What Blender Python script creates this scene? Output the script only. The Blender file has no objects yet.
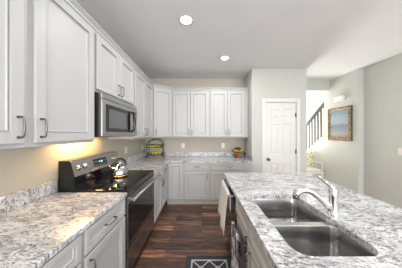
import bpy, bmesh, math, random
from mathutils import Vector, Matrix
random.seed(7)
PI = math.pi
scn = bpy.context.scene
C = scn.collection

# ------------------------------------------------ camera, world, lights, exposure
cam_d = bpy.data.cameras.new('camera'); cam = bpy.data.objects.new('camera', cam_d); C.objects.link(cam)
cam.location = (0, 0, 1.40); cam.rotation_euler = (math.radians(90), 0, 0)
cam_d.sensor_width = 36; cam_d.lens = 36 * 155 / 402
cam_d.shift_x = -1 / 402; cam_d.clip_start = 0.02
scn.camera = cam
scn.view_settings.view_transform = 'Standard'; scn.view_settings.look = 'None'
scn.view_settings.gamma = 1; scn.view_settings.use_curve_mapping = False
scn.view_settings.exposure = 0.16
w = bpy.data.worlds.new('world'); scn.world = w; w.use_nodes = True
w.node_tree.nodes['Background'].inputs[0].default_value = (0.9, 0.95, 1, 1)
w.node_tree.nodes['Background'].inputs[1].default_value = 1.0

def area(name, loc, rot, sx, sy, power, col=(1, 1, 1), shape='RECTANGLE', parent=None):
    d = bpy.data.lights.new(name, 'AREA'); d.shape = shape; d.size = sx; d.size_y = sy
    d.energy = power; d.color = col
    o = bpy.data.objects.new(name, d); C.objects.link(o); o.location = loc; o.rotation_euler = rot
    o.parent = parent
    return o
R90 = math.radians(90)
area('front_door_daylight', (2.60, 5.62, 1.15), (-math.radians(97), 0, 0), 0.85, 1.7, 80, (1.0, 0.98, 0.94))
# two added fill lamps behind the camera for even brightness, then stairwell window daylight
area('rear_fill_light', (0.95, -6.3, 1.3), (math.radians(112), 0, 0), 4.2, 2.4, 310, (0.97, 0.985, 1.0))
area('side_fill_light', (3.10, -2.4, 1.40), (math.radians(125), 0, R90), 3.0, 1.7, 110, (0.98, 0.99, 1.0))
area('stair_window_daylight', (4.22, 4.5, 2.3), (R90, 0, R90), 1.3, 1.6, 95, (1.0, 0.985, 0.96))

# ------------------------------------------------ materials
MATS = {}
def mat(name, col=(0.8, 0.8, 0.8), rough=0.5, metal=0.0, emit=None, estr=0, **kw):
    m = bpy.data.materials.new(name); m.use_nodes = True
    b = m.node_tree.nodes['Principled BSDF']
    b.inputs['Base Color'].default_value = (*col, 1); b.inputs['Roughness'].default_value = rough
    b.inputs['Metallic'].default_value = metal
    if emit: b.inputs['Emission Color'].default_value = (*emit, 1); b.inputs['Emission Strength'].default_value = estr
    for k, v in kw.items(): b.inputs[k.replace('_', ' ')].default_value = v
    MATS[name] = m
    return m
def nodes(m): return m.node_tree.nodes, m.node_tree.links, m.node_tree.nodes['Principled BSDF']
def ramp(nt, stops):
    r = nt.nodes.new('ShaderNodeValToRGB'); e = r.color_ramp.elements
    while len(e) < len(stops): e.new(0.5)
    for i, (p, c) in enumerate(stops):
        e[i].position = p; e[i].color = (*c, 1) if len(c) == 3 else c
    return r
def texco(nt, scale=(1, 1, 1), rot=(0, 0, 0)):
    t = nt.nodes.new('ShaderNodeTexCoord'); mp = nt.nodes.new('ShaderNodeMapping')
    nt.links.new(t.outputs['Object'], mp.inputs[0]); mp.inputs['Scale'].default_value = scale
    mp.inputs['Rotation'].default_value = rot
    return mp.outputs[0]
def noise(nt, vec, scale, detail=4, rough=0.6, dist=0):
    n = nt.nodes.new('ShaderNodeTexNoise'); n.inputs['Scale'].default_value = scale
    n.inputs['Detail'].default_value = detail; n.inputs['Roughness'].default_value = rough
    n.inputs['Distortion'].default_value = dist; nt.links.new(vec, n.inputs['Vector']); return n
def mix(nt, fac, a, b, blend='MIX'):
    n = nt.nodes.new('ShaderNodeMix'); n.data_type = 'RGBA'; n.blend_type = blend
    for s, v in ((n.inputs[0], fac), (n.inputs[6], a), (n.inputs[7], b)):
        if hasattr(v, 'is_linked') or hasattr(v, 'links'): nt.links.new(v, s)
        elif isinstance(v, (int, float)): s.default_value = v
        else: s.default_value = (*v, 1)
    return n.outputs[2]
def painted(name, col, rough, bump=0.05, scale=220, var=0.02):
    m = mat(name, col, rough); N, L, B = nodes(m); nt = m.node_tree
    v = texco(nt); n = noise(nt, v, scale, 3)
    bp = N.new('ShaderNodeBump'); bp.inputs['Strength'].default_value = bump; bp.inputs['Distance'].default_value = 0.002
    L.new(n.outputs[0], bp.inputs['Height']); L.new(bp.outputs[0], B.inputs['Normal'])
    n2 = noise(nt, v, 2.0, 2)
    r = ramp(nt, [(0.3, tuple(c * (1 - var) for c in col)), (0.7, tuple(min(1, c * (1 + var)) for c in col))])
    L.new(n2.outputs[0], r.inputs[0]); L.new(r.outputs[0], B.inputs['Base Color'])
    return m
painted('wall_paint', (0.555, 0.565, 0.53), 0.75)
painted('ceiling_paint', (0.84, 0.85, 0.86), 0.9, 0.15, 150)
painted('wall_paint_warm_shade', (0.50, 0.465, 0.395), 0.75)  # wall paint with the cabinets' shade and warm lamp tint put into the colour
painted('stair_paint', (0.80, 0.79, 0.76), 0.8)
painted('cabinet_paint', (0.49, 0.492, 0.488), 0.42, 0.01, 60, 0.01)
painted('trim_paint', (0.72, 0.715, 0.70), 0.35, 0.01, 60, 0.01)
mat('cabinet_side', (0.66, 0.65, 0.62), 0.45)
mat('toe_dark', (0.55, 0.53, 0.50), 0.5)
mat('nickel', (0.20, 0.19, 0.18), 0.35, 0.9)
mat('chrome', (0.82, 0.82, 0.83), 0.06, 1.0)
mat('kettle_steel', (0.55, 0.55, 0.56), 0.13, 1.0)
mat('black_gloss', (0.008, 0.008, 0.009), 0.06)
mat('black_glass', (0.006, 0.006, 0.007), 0.03, 0.0, Specular_IOR_Level=0.6)
mat('black_matte', (0.015, 0.015, 0.016), 0.5)
mat('dark_iron', (0.035, 0.028, 0.025), 0.45, 0.6)
mat('plastic_white', (0.80, 0.79, 0.76), 0.4)
mat('slot_grey', (0.25, 0.25, 0.24), 0.5)
mat('window_mesh', (0.10, 0.105, 0.11), 0.15)
mat('display', (0.01, 0.012, 0.014), 0.1)
mat('digits', (0.3, 0.6, 0.8), 0.5, 0, (0.45, 0.8, 1.0), 2.5)
mat('lamp_glow', (1, 1, 1), 0.5, 0, (1.0, 0.97, 0.92), 9.0)
mat('range_lamp_glow', (1, .8, .5), 0.5, 0, (1.0, 0.72, 0.38), 8.0)
mat('copper', (0.78, 0.36, 0.16), 0.18, 1.0)  # orange metal colour for the warm light reflected in the kettle
mat('lemon', (0.90, 0.78, 0.03), 0.45)
mat('banana', (0.90, 0.80, 0.03), 0.5)
mat('banana_tip', (0.05, 0.035, 0.015), 0.7)
mat('leaf_green', (0.035, 0.12, 0.02), 0.5)
mat('leaf_olive', (0.20, 0.24, 0.03), 0.5)
mat('pear_gold', (0.55, 0.33, 0.04), 0.45)
mat('charcoal_paint', (0.055, 0.057, 0.062), 0.4)
mat('rubber', (0.02, 0.02, 0.02), 0.7)
mat('painting_sky', (0.3, 0.36, 0.42), 0.7)

def brushed(name, col, rough, axis=(1, 60, 60)):
    m = mat(name, col, rough, 1.0); N, L, B = nodes(m); nt = m.node_tree
    n = noise(nt, texco(nt, axis), 30, 3)
    mr = N.new('ShaderNodeMapRange'); mr.inputs[3].default_value = rough - 0.06; mr.inputs[4].default_value = rough + 0.08
    L.new(n.outputs[0], mr.inputs[0]); L.new(mr.outputs[0], B.inputs['Roughness'])
    return m
brushed('stainless', (0.60, 0.585, 0.56), 0.27, (60, 1, 60))
brushed('sink_steel', (0.56, 0.56, 0.56), 0.20, (60, 1, 60))
brushed('micro_steel', (0.42, 0.41, 0.40), 0.30, (60, 1, 60))
brushed('dark_stainless', (0.30, 0.29, 0.28), 0.25, (60, 1, 60))

def granite():
    m = mat('granite', (0.7, 0.69, 0.68), 0.12, 0.0); N, L, B = nodes(m); nt = m.node_tree
    v = texco(nt, (1, 1, 1), (0, 0, 0.6))
    vf = texco(nt, (1.0, 1.9, 1.3), (0, 0, 0.75))
    base = noise(nt, vf, 38, 7, 0.72, 0.4)
    rb = ramp(nt, [(0.32, (0.20, 0.20, 0.215)), (0.405, (0.42, 0.42, 0.44)), (0.475, (0.66, 0.67, 0.69)), (0.66, (0.83, 0.84, 0.86))])
    L.new(base.outputs[0], rb.inputs[0])
    # broad drift between pale and greyer patches
    dr = noise(nt, vf, 3.5, 4, 0.6, 0.8)
    rd = ramp(nt, [(0.40, (0.72, 0.72, 0.73)), (0.56, (1.0, 1.0, 1.0))]); L.new(dr.outputs[0], rd.inputs[0])
    c0 = mix(nt, 1.0, rb.outputs[0], rd.outputs[0], 'MULTIPLY')
    # thin dark streaks
    vs = texco(nt, (1.2, 4.5, 1), (0, 0, 0.9))
    ve = noise(nt, vs, 2.6, 8, 0.62, 1.4)
    rv = ramp(nt, [(0.475, (0, 0, 0)), (0.50, (1, 1, 1)), (0.525, (0, 0, 0))])
    L.new(ve.outputs[0], rv.inputs[0])
    c1 = mix(nt, rv.outputs[0], c0, (0.16, 0.14, 0.145))
    n2 = noise(nt, vf, 52, 4, 0.7, 0.4)
    r2 = ramp(nt, [(0.56, (0, 0, 0)), (0.595, (0.95, 0.95, 0.95))])
    L.new(n2.outputs[0], r2.inputs[0])
    n3 = noise(nt, v, 7, 3)
    r3 = ramp(nt, [(0.45, (0.05, 0.05, 0.05)), (0.60, (1, 1, 1))]); L.new(n3.outputs[0], r3.inputs[0])
    f = mix(nt, 1.0, r2.outputs[0], r3.outputs[0], 'MULTIPLY')
    c2 = mix(nt, f, c1, (0.075, 0.055, 0.06))
    vo = N.new('ShaderNodeTexVoronoi'); vo.inputs['Scale'].default_value = 80; L.new(v, vo.inputs['Vector'])
    r4 = ramp(nt, [(0.12, (0.85, 0.85, 0.85)), (0.20, (0, 0, 0))]); L.new(vo.outputs['Distance'], r4.inputs[0])
    c3 = mix(nt, r4.outputs[0], c2, (0.14, 0.12, 0.13))
    n5 = noise(nt, v, 40, 3, 0.5)
    r5 = ramp(nt, [(0.60, (0, 0, 0)), (0.68, (0.8, 0.8, 0.8))]); L.new(n5.outputs[0], r5.inputs[0])
    c4 = mix(nt, r5.outputs[0], c3, (0.86, 0.855, 0.85))
    L.new(c4, B.inputs['Base Color'])
granite()

def planks():
    m = mat('walnut_planks', (0.1, 0.05, 0.03), 0.3); N, L, B = nodes(m); nt = m.node_tree
    v = texco(nt)
    br = N.new('ShaderNodeTexBrick'); L.new(v, br.inputs['Vector'])
    br.offset = 0.37; br.offset_frequency = 2
    br.inputs['Color1'].default_value = (0, 0, 0, 1); br.inputs['Color2'].default_value = (1, 1, 1, 1)
    br.inputs['Mortar'].default_value = (0.5, 0.5, 0.5, 1)
    br.inputs['Scale'].default_value = 1; br.inputs['Mortar Size'].default_value = 0.0018
    br.inputs['Brick Width'].default_value = 1.15; br.inputs['Row Height'].default_value = 0.125
    # per-plank offset of the grain
    add = N.new('ShaderNodeVectorMath'); add.operation = 'MULTIPLY_ADD'
    L.new(br.outputs['Color'], add.inputs[0]); add.inputs[1].default_value = (13, 7, 5); L.new(v, add.inputs[2])
    mp = N.new('ShaderNodeMapping'); mp.inputs['Scale'].default_value = (1.1, 12, 1); L.new(add.outputs[0], mp.inputs[0])
    g = noise(nt, mp.outputs[0], 2.6, 6, 0.62, 0.9)
    rg = ramp(nt, [(0.30, (0.045, 0.031, 0.026)), (0.43, (0.11, 0.064, 0.049)), (0.55, (0.22, 0.115, 0.076)), (0.70, (0.48, 0.26, 0.155))])
    L.new(g.outputs[0], rg.inputs[0])
    rt = ramp(nt, [(0.0, (0.45, 0.50, 0.56)), (0.5, (0.95, 0.93, 0.93)), (1.0, (1.75, 1.55, 1.42))])
    L.new(br.outputs['Color'], rt.inputs[0])
    c = mix(nt, 1.0, rg.outputs[0], rt.outputs[0], 'MULTIPLY')
    c = mix(nt, br.outputs['Fac'], c, (0.008, 0.005, 0.004))
    L.new(c, B.inputs['Base Color'])
    n2 = noise(nt, mp.outputs[0], 6, 4)
    mr = N.new('ShaderNodeMapRange'); mr.inputs[3].default_value = 0.22; mr.inputs[4].default_value = 0.42
    L.new(n2.outputs[0], mr.inputs[0]); L.new(mr.outputs[0], B.inputs['Roughness'])
    bp = N.new('ShaderNodeBump'); bp.inputs['Strength'].default_value = 0.25; bp.inputs['Distance'].default_value = 0.002
    L.new(g.outputs[0], bp.inputs['Height']); L.new(bp.outputs[0], B.inputs['Normal'])
planks()

def ramped(name, stops, scale, rough=0.6, sc=(1, 1, 1), metal=0, detail=3, bump=0):
    m = mat(name, stops[0][1], rough, metal); N, L, B = nodes(m); nt = m.node_tree
    n = noise(nt, texco(nt, sc), scale, detail); r = ramp(nt, stops)
    L.new(n.outputs[0], r.inputs[0]); L.new(r.outputs[0], B.inputs['Base Color'])
    if bump:
        bp = N.new('ShaderNodeBump'); bp.inputs['Strength'].default_value = bump; bp.inputs['Distance'].default_value = 0.004
        L.new(n.outputs[0], bp.inputs['Height']); L.new(bp.outputs[0], B.inputs['Normal'])
    return m
ramped('terracotta_glaze', [(0.35, (0.16, 0.045, 0.02)), (0.5, (0.42, 0.14, 0.04)), (0.65, (0.50, 0.27, 0.06))], 22, 0.35)
ramped('gilt', [(0.38, (0.06, 0.035, 0.015)), (0.5, (0.25, 0.16, 0.07)), (0.64, (0.52, 0.40, 0.22))], 42, 0.42, metal=0.35, bump=0.6)
ramped('white_towel', [(0.3, (0.70, 0.72, 0.71)), (0.7, (0.82, 0.83, 0.82))], 60, 0.95, bump=0.3)
ramped('rug_pile', [(0.3, (0.035, 0.037, 0.043)), (0.7, (0.07, 0.073, 0.08))], 180, 0.95, bump=0.6)
ramped('rug_white', [(0.3, (0.55, 0.55, 0.53)), (0.7, (0.75, 0.75, 0.72))], 180, 0.95, bump=0.6)
ramped('pattern_towel', [(0.46, (0.085, 0.085, 0.095)), (0.52, (0.14, 0.14, 0.15)), (0.55, (0.60, 0.59, 0.62))], 22, 0.95, (1, 1, 0.6))
ramped('floral_cushion', [(0.40, (0.22, 0.24, 0.08)), (0.47, (0.72, 0.68, 0.42)), (0.55, (0.82, 0.80, 0.68)), (0.66, (0.50, 0.42, 0.12))], 16, 0.9)
ramped('cream_wood', [(0.3, (0.72, 0.70, 0.58)), (0.7, (0.80, 0.78, 0.68))], 10, 0.5)
def painting():
    m = mat('painting', (0.3, 0.35, 0.4), 0.55); N, L, B = nodes(m); nt = m.node_tree
    t = N.new('ShaderNodeTexCoord'); s = N.new('ShaderNodeSeparateXYZ'); L.new(t.outputs['Generated'], s.inputs[0])
    n = noise(nt, t.outputs['Generated'], 5, 5); ma = N.new('ShaderNodeMath'); ma.operation = 'MULTIPLY_ADD'
    L.new(n.outputs[0], ma.inputs[0]); ma.inputs[1].default_value = 0.22; L.new(s.outputs['Z'], ma.inputs[2])
    r = ramp(nt, [(0.10, (0.20, 0.15, 0.09)), (0.24, (0.27, 0.26, 0.24)), (0.38, (0.17, 0.20, 0.25)), (0.55, (0.13, 0.16, 0.21)), (0.66, (0.27, 0.31, 0.35)), (0.85, (0.24, 0.32, 0.38)), (1.0, (0.17, 0.25, 0.33))])
    L.new(ma.outputs[0], r.inputs[0]); L.new(r.outputs[0], B.inputs['Base Color'])
painting()
def stripes():
    m = mat('canvas_print', (0.3, 0.35, 0.4), 0.6); N, L, B = nodes(m); nt = m.node_tree
    t = N.new('ShaderNodeTexCoord'); s = N.new('ShaderNodeSeparateXYZ'); L.new(t.outputs['Generated'], s.inputs[0])
    r = ramp(nt, [(0.0, (0.16, 0.18, 0.24)), (0.5, (0.45, 0.50, 0.58)), (0.78, (0.72, 0.70, 0.68)), (0.84, (0.75, 0.13, 0.05))])
    L.new(s.outputs['Z'], r.inputs[0]); L.new(r.outputs[0], B.inputs['Base Color'])
stripes()
M = MATS

# ------------------------------------------------ mesh helpers
def obj(name, bm, m, parent=None, label=None):
    bmesh.ops.recalc_face_normals(bm, faces=bm.faces)
    me = bpy.data.meshes.new(name); bm.to_mesh(me); bm.free()
    for mm in (m if isinstance(m, (list, tuple)) else [m]): me.materials.append(M[mm])
    o = bpy.data.objects.new(name, me); C.objects.link(o); o.parent = parent
    if label: o['label'] = label
    return o
def tag(o, label, cat, group=None):
    o['label'] = label; o['category'] = cat
    if group: o['group'] = group
    return o
def thing(name, label, cat, loc=(0, 0, 0), rz=0, group=None):
    o = bpy.data.objects.new(name, None); C.objects.link(o); o.empty_display_size = 0.1
    o.location = loc; o.rotation_euler = (0, 0, rz)
    return tag(o, label, cat, group)
def struct(name, bm, m, parent=None):
    o = obj(name, bm, m, parent)
    if not parent: o['kind'] = 'structure'
    return o
def box(bm, x0, x1, y0, y1, z0, z1, bev=0.0, seg=2, mi=0):
    r = bmesh.ops.create_cube(bm, size=1)
    vs = r['verts']
    for v in vs:
        v.co = Vector(((x0 + x1) / 2 + v.co.x * (x1 - x0), (y0 + y1) / 2 + v.co.y * (y1 - y0), (z0 + z1) / 2 + v.co.z * (z1 - z0)))
    fs = list({f for v in vs for f in v.link_faces})
    if bev:
        es = list({e for v in vs for e in v.link_edges})
        rr = bmesh.ops.bevel(bm, geom=es, offset=bev, segments=seg, affect='EDGES', profile=0.5)
        fs = [f for f in rr['faces']] + [f for f in fs if f.is_valid]
    for f in fs:
        if f.is_valid: f.material_index = mi
    return vs
def B(*a, **k):
    bm = bmesh.new(); box(bm, *a, **k); return bm
def tube(bm, pts, r, seg=10, closed=False, caps=True, mi=0):
    pts = [Vector(p) for p in pts]; n = len(pts); rings = []
    rs = r if isinstance(r, (list, tuple)) else [r] * n
    up = None
    for i, p in enumerate(pts):
        if closed: t = pts[(i + 1) % n] - pts[i - 1]
        else: t = pts[min(i + 1, n - 1)] - pts[max(i - 1, 0)]
        t.normalize()
        if up is None:
            up = Vector((0, 0, 1)) if abs(t.z) < 0.9 else Vector((1, 0, 0))
        u = (up - t * up.dot(t)).normalized(); up = u; s = t.cross(u)
        rings.append([bm.verts.new(p + (u * math.cos(a) + s * math.sin(a)) * rs[i]) for a in [2 * PI * k / seg for k in range(seg)]])
    m = n if closed else n - 1
    for i in range(m):
        a, b = rings[i], rings[(i + 1) % n]
        for k in range(seg):
            f = bm.faces.new((a[k], a[(k + 1) % seg], b[(k + 1) % seg], b[k])); f.smooth = True; f.material_index = mi
    if caps and not closed:
        for rg in (rings[0], rings[-1]):
            f = bm.faces.new(rg); f.material_index = mi
def lathe(bm, prof, seg=24, cx=0, cy=0, mi=0, flute=0, nf=8):
    rings = []
    for r, z in prof:
        if r < 1e-5: rings.append([bm.verts.new((cx, cy, z))])
        else:
            rings.append([bm.verts.new((cx + r * (1 + flute * abs(math.sin(a * nf / 2))) * math.cos(a), cy + r * (1 + flute * abs(math.sin(a * nf / 2))) * math.sin(a), z)) for a in [2 * PI * k / seg for k in range(seg)]])
    for a, b in zip(rings, rings[1:]):
        for k in range(seg):
            va = [a[k % len(a)], a[(k + 1) % len(a)]]; vb = [b[(k + 1) % len(b)], b[k % len(b)]]
            vs = []
            for v in va + vb:
                if v not in vs: vs.append(v)
            if len(vs) > 2: f = bm.faces.new(vs); f.smooth = True; f.material_index = mi
def xform(bm, mtx, verts=None):
    bmesh.ops.transform(bm, matrix=mtx, verts=verts or bm.verts)
def rrect(x0, x1, y0, y1, r, n=6, rf=None):
    pts = []; rf = rf or r; rn = r
    for cx, cy, a0 in ((x1 - rf, y1 - rf, 0), (x0 + rf, y1 - rf, 90), (x0 + r, y0 + r, 180), (x1 - r, y0 + r, 270)):
        r = rf if a0 < 180 else rn
        for k in range(n + 1):
            a = math.radians(a0 + 90 * k / n); pts.append((cx + r * math.cos(a), cy + r * math.sin(a)))
    return pts
def ring_panel(bm, w, h, prof, x0=0, z0=0, y0=0):
    """concentric rectangular rings: prof = [(inset, y)], first ring is the back"""
    rings = []
    for ins, y in prof:
        rings.append([bm.verts.new((x0 + a, y0 + y, z0 + b)) for a, b in ((ins, ins), (w - ins, ins), (w - ins, h - ins), (ins, h - ins))])
    bm.faces.new(rings[0])
    for a, b in zip(rings, rings[1:]):
        for k in range(4): bm.faces.new((a[k], a[(k + 1) % 4], b[(k + 1) % 4], b[k]))
    bm.faces.new(rings[-1])
def door_bm(w, h, stile=0.058, t=0.022):
    bm = bmesh.new()
    ring_panel(bm, w, h, [(.004, 0), (.004, -.005), (0, -.007), (0, -t + .003), (.003, -t), (stile, -t), (stile + .001, -t + .016), (stile + .005, -t + .016), (stile + .007, -t + .008), (stile + .011, -t + .008), (stile + .014, -t + .013), (stile + .018, -t + .014)])
    return bm
def pull_bm(L=0.105, r=0.0048, proj=0.030):
    """bow pull centred on origin, long axis z, projecting towards -y"""
    bm = bmesh.new(); h = L / 2
    tube(bm, [(0, 0, -h), (0, -proj * .75, -h), (0, -proj, -h + .010), (0, -proj - .003, 0), (0, -proj, h - .010), (0, -proj * .75, h), (0, 0, h)], [r * 1.5, r * 1.1, r, r, r, r * 1.1, r * 1.5], 8)
    return bm
def add_pull(parent, x, y, z, horiz=False, L=0.105):
    bm = pull_bm(L)
    if horiz: xform(bm, Matrix.Rotation(PI / 2, 4, 'Y'))
    xform(bm, Matrix.Translation((x, y, z)))
    return obj('handle', bm, 'nickel', parent)
def cab_door(root, x0, x1, z0, z1, hx=None, hz=None, stile=0.058, y=0.0, name='door'):
    bm = door_bm(x1 - x0, z1 - z0, stile); xform(bm, Matrix.Translation((x0, y, z0)))
    d = obj(name, bm, 'cabinet_paint', root)
    if hx is not None: add_pull(d, hx, y - 0.0222, hz)
    return d
def cab_drawer(root, x0, x1, z0, z1, pull=True, y=0.0):
    bm = door_bm(x1 - x0, z1 - z0, 0.030); xform(bm, Matrix.Translation((x0, y, z0)))
    d = obj('drawer', bm, 'cabinet_paint', root)
    if pull: add_pull(d, (x0 + x1) / 2, y - 0.0222, (z0 + z1) / 2, True)
    return d
def carcass(root, w, dep, z0, z1, toe=True):
    bm = bmesh.new(); box(bm, 0.0005, w - 0.0005, 0, dep, z0, z1)
    obj('body', bm, 'cabinet_paint', root)
    if toe: obj('toe_kick', B(0.0005, w - 0.0005, 0.07, dep, 0.0, z0), 'toe_dark', root)

# ------------------------------------------------ the room
H = 2.695; XL = -1.32; YB = 3.63; PX0 = 0.99; PX1 = 2.085; PY = 3.09; XP = 3.08; XR = 3.18
YS = 5.70; XS = 4.25; YR = -6.5
struct('floor', B(XL - .1, XS + .1, YR - .1, YS + .1, -0.1, 0), 'walnut_planks')
bm = bmesh.new()
box(bm, XL - .1, XS + .1, YR - .1, 3.73, H, H + .1); box(bm, XL - .1, XS + .1, 3.73, YS + .1, H + .9, H + 1.0)
struct('ceiling', bm, 'ceiling_paint')
struct('wall_left', B(XL - .1, XL, YR, YB, 0, H), 'wall_paint_warm_shade')
struct('wall_back', B(XL - .1, PX0, YB, YB + .1, 0, H), 'wall_paint_warm_shade')
struct('wall_pantry_side', B(PX0, PX0 + .1, PY + .1, YB + .1, 0, H), 'wall_paint')
# pantry front wall with a door opening
DX0, DX1, DZ = 1.265, 1.875, 2.03
bm = bmesh.new()
box(bm, PX0, DX0 - .015, PY, PY + .1, 0, H); box(bm, DX1 + .015, PX1, PY, PY + .1, 0, H); box(bm, DX0 - .015, DX1 + .015, PY, PY + .1, DZ + .015, H)
struct('wall_pantry', bm, 'wall_paint')
struct('wall_hall', B(PX1 - .1, PX1, PY + .1, YS, 0, H + .9), 'wall_paint')
struct('wall_header', B(PX1, XP, 3.73, 3.85, 2.447, H + .9), 'wall_paint')
# picture wall: full height up to y=3.91, then a knee wall under the rail
bm = bmesh.new()
box(bm, XP, XP + .1, 3.05, 3.91, 0, H)
zt = lambda y: 1.337 - (y - 3.91) * 0.735
vs = [bm.verts.new((x, y, z)) for x in (XP, XP + .1) for y, z in ((3.91, 0), (5.45, 0), (5.45, zt(5.45)), (3.91, zt(3.91)))]
for f in ((0, 1, 2, 3), (4, 5, 6, 7), (0, 1, 5, 4), (1, 2, 6, 5), (2, 3, 7, 6), (3, 0, 4, 7)): bm.faces.new([vs[i] for i in f])
box(bm, XP, XP + .1, 3.73, 3.91, H, H + .9)
struct('wall_picture', bm, 'wall_paint')
bm = bmesh.new()
WY0, WY1, WZ0, WZ1 = -4.1, -1.1, 0.6, 2.3
box(bm, XR, XR + .1, YR, WY0, 0, H); box(bm, XR, XR + .1, WY1, 3.05, 0, H); box(bm, XR, XR + .1, WY0, WY1, 0, WZ0); box(bm, XR, XR + .1, WY0, WY1, WZ1, H)
struct('wall_right', bm, 'wall_paint')
bm = bmesh.new()
box(bm, XL - .1, -1.2, YR - .1, YR, 0, H); box(bm, 3.1, XR + .1, YR - .1, YR, 0, H); box(bm, -1.2, 3.1, YR - .1, YR, 2.6, H)
struct('wall_rear', bm, 'wall_paint')
bm = bmesh.new()
box(bm, PX1 - .1, XS, YS, YS + .1, 0, H + .9)
struct('wall_stair_end', bm, 'stair_paint')
struct('wall_stair_side', B(XS, XS + .1, 3.05, YS, 0, H + .9), 'stair_paint')
struct('wall_stair_near', B(XR + .1, XS + .1, 2.95, 3.05, 0, H + .9), 'stair_paint')
# stringer trim on the knee wall
bm = bmesh.new()
for (dz0, dz1, x0, x1) in ((0.002, 0.030, XP - .012, XP + .112),):
    vs = [bm.verts.new((x, y, z)) for x in (x0, x1) for y, z in ((3.912, zt(3.912) + dz0), (5.45, zt(5.45) + dz0), (5.45, zt(5.45) + dz1), (3.912, zt(3.912) + dz1))]
    for f in ((0, 1, 2, 3), (4, 5, 6, 7), (0, 1, 5, 4), (1, 2, 6, 5), (2, 3, 7, 6), (3, 0, 4, 7)): bm.faces.new([vs[i] for i in f])
struct('trim_1', bm, 'trim_paint')
for nm, a in (('baseboard_pantry_left', (PX0 + .1, DX0 - .075, PY - .013, PY)), ('baseboard_pantry_right', (DX1 + .075, PX1, PY - .013, PY)),
              ('baseboard_hall', (XP - .013, XP, 3.06, 5.4)), ('baseboard_right', (XR - .013, XR, WY1, 3.04))):
    struct(nm, B(*a, 0.001, 0.10, bev=0.003), 'trim_paint')

# pantry door (structure) with casing, six panels, hinges and knob
casing = bmesh.new()
for a in ((DX0 - .075, DX0 - .008, PY - .018, PY, 0, DZ + .075), (DX1 + .008, DX1 + .075, PY - .018, PY, 0, DZ + .075), (DX0 - .008, DX1 + .008, PY - .018, PY, DZ + .008, DZ + .075)):
    box(casing, *a, bev=0.004)
for a in ((DX0 - .015, DX0 - .003, PY, PY + .1, 0, DZ + .015), (DX1 + .003, DX1 + .015, PY, PY + .1, 0, DZ + .015), (DX0 - .003, DX1 + .003, PY, PY + .1, DZ + .003, DZ + .015)):
    box(casing, *a)
struct('trim_2', casing, 'trim_paint')
bm = bmesh.new()
W = DX1 - DX0; xs = [0, .105, .265, .345, .505, W]; zs = [0.01, .22, .80, .99, 1.60, 1.72, 1.90, DZ]
xs = [0, .10, W / 2 - .045, W / 2 + .045, W - .10, W]
yf = PY + .012
for i in range(5):
    for j in range(7):
        x0, x1, z0, z1 = DX0 + xs[i], DX0 + xs[i + 1], zs[j], zs[j + 1]
        if i in (1, 3) and j in (1, 3, 5):
            ring_panel(bm, x1 - x0, z1 - z0, [(0, .034), (0, 0), (.010, .009), (.020, .010), (.036, .002)], x0, z0, yf)
        else:
            box(bm, x0, x1, yf, yf + .035, z0, z1)
d = struct('door_1', bm, 'trim_paint')
kb = bmesh.new(); lathe(kb, [(0, 0), (.028, 0), (.030, .004), (.012, .010), (.011, .028), (.024, .036), (.030, .048), (.027, .060), (.014, .066), (0, .067)], 20)
xform(kb, Matrix.Translation((DX0 + .058, yf, .895)) @ Matrix.Rotation(PI / 2, 4, 'X'))
obj('door_knob', kb, 'nickel', d, 'round satin nickel knob')
for z in (.25, 1.05, 1.78):
    hb = bmesh.new(); tube(hb, [(DX1 + .002, PY + .003, z - .045), (DX1 + .002, PY + .003, z + .045)], .007, 8); box(hb, DX1 - .014, DX1 - .001, yf - .001, yf + .001, z - .042, z + .042)
    obj('hinge', hb, 'nickel', d)

# ------------------------------------------------ recessed ceiling lights
def recessed(x, y, label, grp='recessed ceiling lights', pw=8):
    t = thing('recessed_light', label, 'ceiling light', (x, y, H), 0, grp)
    bm = bmesh.new(); lathe(bm, [(.062, -.001), (.066, -.007), (.088, -.006), (.095, -.001)], 32); obj('trim_ring', bm, 'trim_paint', t)
    bm = bmesh.new(); lathe(bm, [(0, -.003), (.061, -.003)], 32); obj('lens', bm, 'lamp_glow', t)
    area('lamp', (0, 0, -.012), (0, 0, 0), .12, .12, pw, (1.0, 0.975, 0.94), 'DISK', t)
recessed(-.18, 1.76, 'round white recessed downlight nearer the camera, glowing, in the ceiling over the aisle')
recessed(.39, 2.64, 'round white recessed downlight farther back, glowing, in the ceiling before the back cabinets')
for x, y in ((.5, .3), (-.2, -.9), (2.3, 1.3), (1.9, -.9), (.6, -3.5), (2.2, -3.5)):
    recessed(x, y, 'recessed downlight in the ceiling behind or above the camera', 'recessed ceiling lights out of frame')

# ------------------------------------------------ upper cabinets
UZ0, UZ1, UX = 1.328, 2.322, -.965
UD = UX - XL - .0015
def upper(name_label, y0, y1, doors, z0=UZ0, hz=None, loc=None, rz=R90, dep=UD):
    w_ = y1 - y0
    t = thing('wall_cabinet', name_label, 'cabinet', loc or (UX, y0, 0), rz, 'white wall cabinets')
    bm = B(0.0005, w_ - .0005, 0, dep, z0, UZ1); obj('body', bm, 'cabinet_paint', t)
    for a, b, side in doors:
        hx = None if side is None else (a + .030 if side == 'L' else b - .030)
        cab_door(t, a, b, z0 + .022, UZ1 - .012, hx, z0 + .022 + (.085 if hz is None else hz))
    return t
upper('white wall cabinet at the left edge of the photo, nearest the camera', -.02, .86, [(.015, .425, None), (.435, .845, 'R')])
upper('large white single-door wall cabinet directly left of the microwave', .86, 1.378, [(.018, .500, 'L')])
upper('short white two-door wall cabinet above the microwave', 1.379, 2.178, [(.018, .397, 'R'), (.403, .781, 'L')], z0=1.785)
upper('white two-door wall cabinet on the left wall between microwave and corner', 2.179, 3.02, [(.018, .420, 'R'), (.426, .823, 'L')])
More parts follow.
